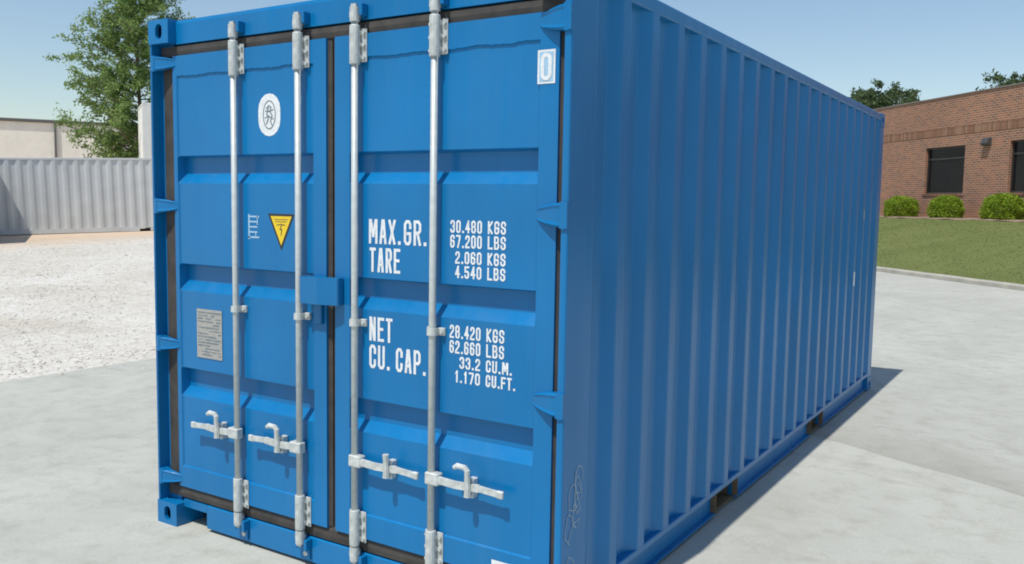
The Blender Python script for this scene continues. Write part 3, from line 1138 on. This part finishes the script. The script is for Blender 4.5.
# yellow warning triangle
tx0, tx1, tz0, tz1 = 0.808, 0.985, 1.640, 1.470
xm = (tx0 + tx1) / 2
flat('warning_sign', [(tx0, tz0), (tx1, tz0), (xm, tz1)], YS - 0.001, M['black'], doors[0])
flat('sign_face', [(tx0 + .019, tz0 - .011), (tx1 - .019, tz0 - .011), (xm, tz1 + .024)], YS - 0.0016, M['yellow'], doors[0])
lines_obj('sign_print', [([(xm - .045, tz0 - .026), (xm + .045, tz0 - .026)], .003, False), ([(xm - .036, tz0 - .036), (xm + .036, tz0 - .036)], .003, False),
                         ([(xm - .026, tz0 - .052), (xm, tz0 - .048), (xm + .026, tz0 - .052)], .004, False), ([(xm + .004, tz0 - .05), (xm - .006, tz0 - .072), (xm + .006, tz0 - .072), (xm, tz0 - .098)], .005, False)],
          YS - 0.0022, M['brown'], doors[0])
# small white ruled sticker
ex0, ex1, ez0, ez1 = 0.672, 0.744, 1.630, 1.520
po = [([(ex0 + .006, ez0), (ex0 + .006, ez1)], .010, False)]
for q in range(5):
    z = ez0 - .006 - q * (ez0 - ez1 - .012) / 4
    po.append(([(ex0 + .004, z), (ex1 - (0.0 if q in (0, 4) else .012), z)], .008, False))
po.append(([(ex1 - .008, ez0 - .004), (ex1 - .008, ez0 - .042)], .006, False))
po.append(([(ex1 - .02, ez1 + .004), (ex1 - .02, ez1 + .03)], .006, False))
lines_obj('ruled_sticker', po, YS - 0.001, M['paleblue'], doors[0])
# stamped data plate
qx0, qx1, qz0, qz1 = 0.287, 0.476, 1.152, 0.905
flat('data_plate', [(qx0, qz0), (qx1, qz0), (qx1, qz1), (qx0, qz1)], YS - 0.004, M['plate'], doors[0], 0.0035)
po = []
for rrow in range(15):
    z = qz0 - .016 - rrow * .0152
    x = qx0 + .012
    while x < qx1 - .02:
        w = random.uniform(.010, .04)
        xe = min(x + w, qx1 - .010)
        if random.random() < 0.8:
            po.append(([(x, z), (xe, z)], random.uniform(.003, .0075), False))
        x = xe + random.uniform(.004, .012)
lines_obj('plate_print', po, YS - 0.0048, M['inkgrey'], doors[0])
# placard with a nought on the right door frame
x0, x1, z0, z1 = 2.274, 2.350, 2.150, 2.274
xm, zm = (x0 + x1) / 2, (z0 + z1) / 2
flat('placard', [(x0, z0), (x1, z0), (x1, z1), (x0, z1)], YD - 0.0016, M['white'], doors[1])
flat('placard_field', [(x0 + .008, z0 + .008), (x1 - .008, z0 + .008), (x1 - .008, z1 - .008), (x0 + .008, z1 - .008)], YD - 0.0024, M['paleblue'], doors[1])
vs, fs = stroke(stadium(xm, zm, .0165, .043, 6), .015, True)
MB().add(lay(vs, YD - 0.0032), fs).build('placard_digit', M['white'], doors[1])
flat('placard', [(2.10, 0.222), (2.20, 0.222), (2.20, 0.277), (2.10, 0.277)], YD - 0.0012, M['white'], doors[1])
# chalk scrawl on the front right post, stickers near the far end of the side
rs = random.Random(4)
for q in range(7):
    y0, z0 = rs.uniform(0.055, 0.14), rs.uniform(0.25, 0.66)
    pts = []
    for k_ in range(12):
        t = k_ / 11 * rs.uniform(4.5, 6.5)
        pts.append((y0 + 0.032 * math.cos(t) * rs.uniform(.7, 1.2), z0 + 0.06 * math.sin(t) + rs.uniform(-.006, .006)))
    vs, fs = stroke(pts, .005)
    MB().add([(W - 0.0018 + 0.0003 * (q % 4) + 0.00002 * (i_ // 4), a, b_) for i_, (a, b_) in enumerate(vs)], fs).build('chalk_mark', M['chalk'], box)
for (y, z, w, h) in ((5.22, 1.115, .10, .12), (5.30, 1.66, .06, .08)):
    yy = START + PITCH * round((y - START) / PITCH) - 0.036
    MB().box(W - 0.0042, W - 0.002, yy - w / 4, yy + w / 4, z - h / 2, z + h / 2).build('sticker', M['white'] if h > .1 else M['plate'], box)

# ------------------------------------------------------------------ containers across the yard
TILT = math.atan(0.0336)
GR = math.atan2(NV[1], NV[0])
p = P0 + WV * (-0.66) - NV * W
gc = thing('shipping_container', 'long light grey corrugated container lying across the far side of the gravel yard', 'container', (p[0], p[1], 0.370 - 0.66 * 0.0336), (TILT, 0, GR))
plain_container(gc, M['grey'], 12.19, 0.345)
p = P0 + WV * (-0.27) + NV * 0.09
sc2 = thing('shipping_container', 'grey container just outside the left edge, its shadow falling on the long grey one', 'container', (p[0], p[1], 0.370), (0, 0, math.atan2(NV[1], NV[0]) - math.pi / 2))
plain_container(sc2, M['grey'], 6.058, 0.287)
p = np.array([4.0, -2.83]) + (np.array([-27.53, 19.02]) - np.array([4.0, -2.83])) * 1.066 - NV * W
zc = 0.366 + 0.0336 * 4.6 + 0.03
for i, lab in enumerate(('cream container on the ground behind the long grey one, carrying another', 'cream ribbed container stacked on top of another behind the long grey one')):
    cc = thing('shipping_container', lab, 'container', (p[0], p[1], zc + i * (H + 0.002)), (0, 0, GR), 'stacked cream containers')
    plain_container(cc, M['cream'], 6.058, 0.287)

# ------------------------------------------------------------------ cream industrial building far left
A = np.array([-68.55, 34.95])
Bp = np.array([-63.46, 42.94])
wd_ = (Bp - A) / np.linalg.norm(Bp - A)
ang = math.atan2(wd_[1], wd_[0])
hall = thing('industrial_building', 'cream clad warehouse with a dark roof edge behind the grey container and tree', 'building', (A[0], A[1], 0.3), (0, 0, ang))
LL = 12.0
mb = MB().box(-22, LL, 0, 18, -0.4, 7.35)
mb.build('wall', M['creamwall'], hall)
for i in range(18):
    xx = -21 + i * 1.83
    if xx > LL - 0.3:
        break
    MB().box(xx, xx + 0.05, -0.006, -0.0005, -0.3, 7.34).build('cladding_joint', M['creamwall'], hall)
MB().box(-22.15, LL + 0.15, -0.18, 18.2, 7.36, 7.60, 0.03).build('roof', M['rooftrim'], hall)
MB().box(3.62, 3.76, -0.22, -0.021, -0.3, 7.35, 0.02).build('downspout', M['rooftrim'], hall)

# ------------------------------------------------------------------ brick building
bb = thing('brick_building', 'single storey red brick building with dark windows at the top of the lawn', 'building', (K0[0], K0[1], 0), (0, 0, ROTB))
S0, S1, N0, N1, Z0, Z1 = -24.0, 16.0, 7.05, 24.0, -0.1, 5.88
WIN = [(-11.08, -8.86), (-6.65, -4.43), (-2.22, 0.0)]
WZ0, WZ1 = 2.35, 4.08
mb = MB()
outer = [(S0, Z0), (S1, Z0), (S1, Z1), (S0, Z1)]
holes = [[(a, WZ0), (b_, WZ0), (b_, WZ1), (a, WZ1)] for a, b_ in WIN]
tris = tessellate_polygon([[Vector((*q, 0)) for q in outer]] + [[Vector((*q, 0)) for q in h] for h in holes])
allp = outer + [q for h in holes for q in h]
mb.add([(s, N0, z) for s, z in allp], [tuple(t) for t in tris])
for h in holes:
    mb.add([(s, N0, z) for s, z in h] + [(s, N0 + 0.22, z) for s, z in h], [(i, (i + 1) % 4, 4 + (i + 1) % 4, 4 + i) for i in range(4)])
mb.add([(S0, N0, Z0), (S0, N1, Z0), (S0, N1, Z1), (S0, N0, Z1), (S1, N0, Z0), (S1, N1, Z0), (S1, N1, Z1), (S1, N0, Z1)], [(0, 1, 2, 3), (4, 5, 6, 7), (1, 5, 6, 2)])
mb.build('wall', M['brick'], bb)
MB().box(S0 + 0.3, S1 - 0.3, N0 + 0.35, N1 - 0.3, Z1 - 0.4, Z1 - 0.3).build('roof', M['rooftrim'], bb)
MB().box(S0 - 0.04, S1 + 0.04, N0 - 0.04, N0 + 0.32, Z1 + 0.001, Z1 + 0.05, 0.01).build('coping', M['coping'], bb)
sold = MB().box(0, 0.088, N0 - 0.014, N0 - 0.001, 4.475, 4.765).mesh('soldier_brick', M['soldier'])
cols = []
sld2 = [sold]
for cc_ in ((0.24, 0.125, 0.075), (0.19, 0.10, 0.06), (0.27, 0.16, 0.10)):
    m2 = plain('soldier_brick', cc_, 0.9, 0, 0.3, 5)
    me2 = sold.copy()
    me2.materials.clear()
    me2.materials.append(m2)
    sld2.append(me2)
s = -14.6
while s < -4.0:
    link('soldier_brick', random.choice(sld2), bb, (s, 0, 0))
    s += 0.1
for a, b_ in WIN:
    w = MB()
    fr = [(a, a + 0.06, WZ0, WZ1), (b_ - 0.06, b_, WZ0, WZ1), (a + 0.06, b_ - 0.06, WZ0, WZ0 + 0.06), (a + 0.06, b_ - 0.06, WZ1 - 0.06, WZ1)]
    for q in fr:
        w.box(q[0] + 0.001, q[1] - 0.001, N0 + 0.10, N0 + 0.19, q[2] + 0.001, q[3] - 0.001)
    w.box(a + 0.061, b_ - 0.061, N0 + 0.105, N0 + 0.185, 3.62, 3.67)
    win = w.build('window', M['frame'], bb)
    for z0, z1 in ((WZ0 + 0.06, 3.619), (3.671, WZ1 - 0.06)):
        MB().box(a + 0.062, b_ - 0.062, N0 + 0.14, N0 + 0.15, z0, z1).build('pane', M['glass'], win)
    MB().box(a - 0.05, b_ + 0.05, N0 - 0.03, N0 + 0.099, WZ0 - 0.09, WZ0 - 0.001, 0.006).build('window_sill', M['soldier'], bb)
lamp = MB()
lamp.prism([(N0 - 0.001, 3.98), (N0 - 0.17, 4.00), (N0 - 0.19, 4.06), (N0 - 0.10, 4.25), (N0 - 0.001, 4.25)], -7.86, -7.54, 'x')
wl = lamp.build('wall_lamp', M['lampgrey'])
wl.location = (K0[0], K0[1], 0)
wl.rotation_euler = (0, 0, ROTB)
wl['label'] = 'grey wedge-shaped outdoor lamp fixed to the brick wall between windows'
wl['category'] = 'lamp'


# ------------------------------------------------------------------ vegetation
def leaves_mesh(name, mat, P, size, up=0.3):
    n = len(P)
    nr_ = rng.normal(size=(n, 3))
    nr_[:, 2] += up
    nr_ /= np.linalg.norm(nr_, axis=1)[:, None]
    t = np.cross(nr_, rng.normal(size=(n, 3)))
    t /= np.linalg.norm(t, axis=1)[:, None]
    b2 = np.cross(nr_, t)
    sz = (size * rng.uniform(0.6, 1.35, n))[:, None]
    wd2 = sz * rng.uniform(0.3, 0.5, n)[:, None]
    v = np.stack([P - t * sz, P + b2 * wd2 + nr_ * sz * 0.12, P + t * sz, P - b2 * wd2 + nr_ * sz * 0.12], 1).reshape(-1, 3)
    me = bpy.data.meshes.new(name)
    me.from_pydata(v.tolist(), [], np.arange(n * 4).reshape(-1, 4).tolist())
    me.materials.append(mat)
    return me


def tree(name, label, loc, height, profile, nlimb, per, leaf, mat, seed, group=None, trunk_r=0.16, rise=0.55):
    """profile(t) -> crown radius at relative height t; limbs leave the trunk and carry twigs with leaves"""
    rr = random.Random(seed)
    root = thing(name, label, 'tree', loc, (0, 0, 0), group)
    mb = MB()
    tp = []
    for i in range(9):
        t = i / 8
        tp.append((0.12 * math.sin(seed + t * 4) * t * 2, 0.12 * math.cos(seed * 2 + t * 5) * t * 2, -0.3 + (height + 0.1) * t))
    mb.tube(tp, [trunk_r * (1.25 if i == 0 else 1 - 0.93 * i / 8) for i in range(9)], 8)

    def at(t):
        i = min(int(t * 8), 7)
        f = t * 8 - i
        return Vector(tp[i]).lerp(Vector(tp[i + 1]), f)
    P = []
    for li in range(nlimb):
        t = 0.10 + 0.88 * (li + rr.random()) / nlimb
        R = profile(t)
        if R <= 0.05:
            continue
        az = li * 2.399 + rr.uniform(-0.5, 0.5)
        ln = R * rr.uniform(0.6, 1.12)
        a = at(t)
        dv = Vector((math.cos(az), math.sin(az), rise * rr.uniform(0.4, 1.3)))
        pts = [a]
        for q in (0.35, 0.7, 1.0):
            pts.append(a + Vector((dv.x * ln * q, dv.y * ln * q, dv.z * ln * (q - 0.25 * q * q))) + Vector((rr.uniform(-.1, .1), rr.uniform(-.1, .1), rr.uniform(-.1, .1))))
        r_ = trunk_r * 0.36 * (1 - 0.75 * t)
        mb.tube(pts, [r_, r_ * .7, r_ * .45, r_ * .15], 5, False)
        ntw = max(3, int(ln * 4.0))
        for tw in range(ntw):
            q = rr.uniform(0.25, 1.0)
            base = pts[0].lerp(pts[1], q / .35) if q < .35 else (pts[1].lerp(pts[2], (q - .35) / .35) if q < .7 else pts[2].lerp(pts[3], (q - .7) / .3))
            td = Vector((rr.gauss(0, 1), rr.gauss(0, 1), rr.gauss(0.3, 0.6))).normalized()
            tl_ = rr.uniform(0.35, 0.8) * (0.6 + 0.3 * ln)
            tl_ = min(tl_, 1.1)
            end = base + td * tl_ + Vector((dv.x, dv.y, 0)) * 0.2
            mb.tube([base, end], [r_ * .25 + .004, .004], 3, False)
            k_ = int(per * rr.uniform(0.4, 1.5))
            for _ in range(k_):
                f = rr.random() ** 0.7
                c = base.lerp(end, f)
                P.append((c.x + rr.gauss(0, .12), c.y + rr.gauss(0, .12), c.z + rr.gauss(0, .10)))
    mb.build('trunk', M['bark'], root)
    link('crown', leaves_mesh('crown', mat, np.array(P), leaf), root)
    return root


def prof_big(t):
    if t < 0.12:
        return 0
    return 3.7 * (min(1, (t - 0.10) / 0.10)) * (1 - t) ** 0.62 + 0.15


tz = float(terrain(np.array(-34.6), np.array(22.8)))
tree('young_tree', 'tall airy light green tree rising behind the long grey container', (-33.9, 23.4, tz), 14.6, prof_big, 135, 62, 0.085, M['leaf'], 3, trunk_r=0.14)


def prof_dome(t):
    if t < 0.25:
        return 0
    return 3.3 * math.sqrt(max(0, 1 - ((t - 0.62) / 0.40) ** 2)) + 0.1


def far_tree(label, px, depth, top, seed, sc=1.0):
    d = fw * 878.22 + cr * (px - 512) - cu * (90 - 282)
    q = CAM + d / 878.22 * depth
    return tree('background_tree', label, (q.x, q.y, 0.2), top, lambda t: sc * prof_dome(t), 75, 28, 0.14, M['leafdark'], seed, 'trees beyond the brick building', 0.22, 0.5)


far_tree('dark leafy tree top above the roof, beside the blue container corner', 872, 62, 10.0, 11, 0.85)
far_tree('dark tree top above the brick roof, second from the blue container', 899, 66, 10.4, 12, 0.85)
far_tree('low tree just peeping over the brick roof, third from the container', 930, 72, 9.8, 13, 0.7)
far_tree('dark tree top over the brick roof at the right edge', 1020, 60, 10.8, 14, 0.9)
far_tree('small tree tip showing over the blue container near its far corner', 838, 70, 10.4, 15, 0.5)

# clipped bushes below the windows
def bush_meshes(seed):
    n = 9000
    th = rng.uniform(0, 2 * math.pi, n)
    cz = rng.uniform(-0.55, 1.0, n)
    rr = np.sqrt(np.clip(1 - cz ** 2, 0, 1))
    lump = 1 + 0.09 * np.sin(th * 3 + seed) * rr + 0.06 * np.sin(th * 7 + seed * 2 + cz * 5) + 0.04 * np.sin(cz * 11 + th * 2)
    rad = lump * (1 - 0.35 * rng.random(n) ** 2.2) + rng.normal(0, 0.025, n)
    rr = rr ** 0.8
    P = np.stack([0.60 * rad * rr * np.cos(th), 0.58 * rad * rr * np.sin(th), 0.27 + 0.50 * rad * np.sign(cz) * np.abs(cz) ** 0.9], -1)
    P = P[P[:, 2] > 0.02]
    fol = leaves_mesh('foliage', M['bushleaf'], P, 0.036, 0.6)
    mb = MB()
    for k_ in range(9):
        a = k_ * 2.4
        mb.tube([(0.05 * math.cos(a), 0.05 * math.sin(a), -0.05), (0.22 * math.cos(a), 0.2 * math.sin(a), 0.25), (0.42 * math.cos(a), 0.38 * math.sin(a), 0.45)], [0.02, 0.014, 0.006], 5, False)
    return fol, mb.mesh('stem', M['bark'])


for i, (s, w, h, lab) in enumerate(((-11.12, 1.40, 1.06, 'rounded yellow-green bush nearest the blue container, left of the first window'),
                                    (-8.42, 1.30, 1.06, 'rounded yellow-green bush under the first window of the brick building'),
                                    (-5.66, 1.46, 1.12, 'rounded yellow-green bush at the right edge, under the second window'))):
    x, y = kb(s, 6.15)
    root = thing('bush', lab, 'bush', (x, y, 1.44), (0, 0, ROTB), 'clipped bushes below the windows')
    fol, st = bush_meshes(i * 1.7)
    link('stem', st, root)
    o = link('foliage', fol, root)
    o.scale = (w * 0.72, w * 0.72, h * 0.98)
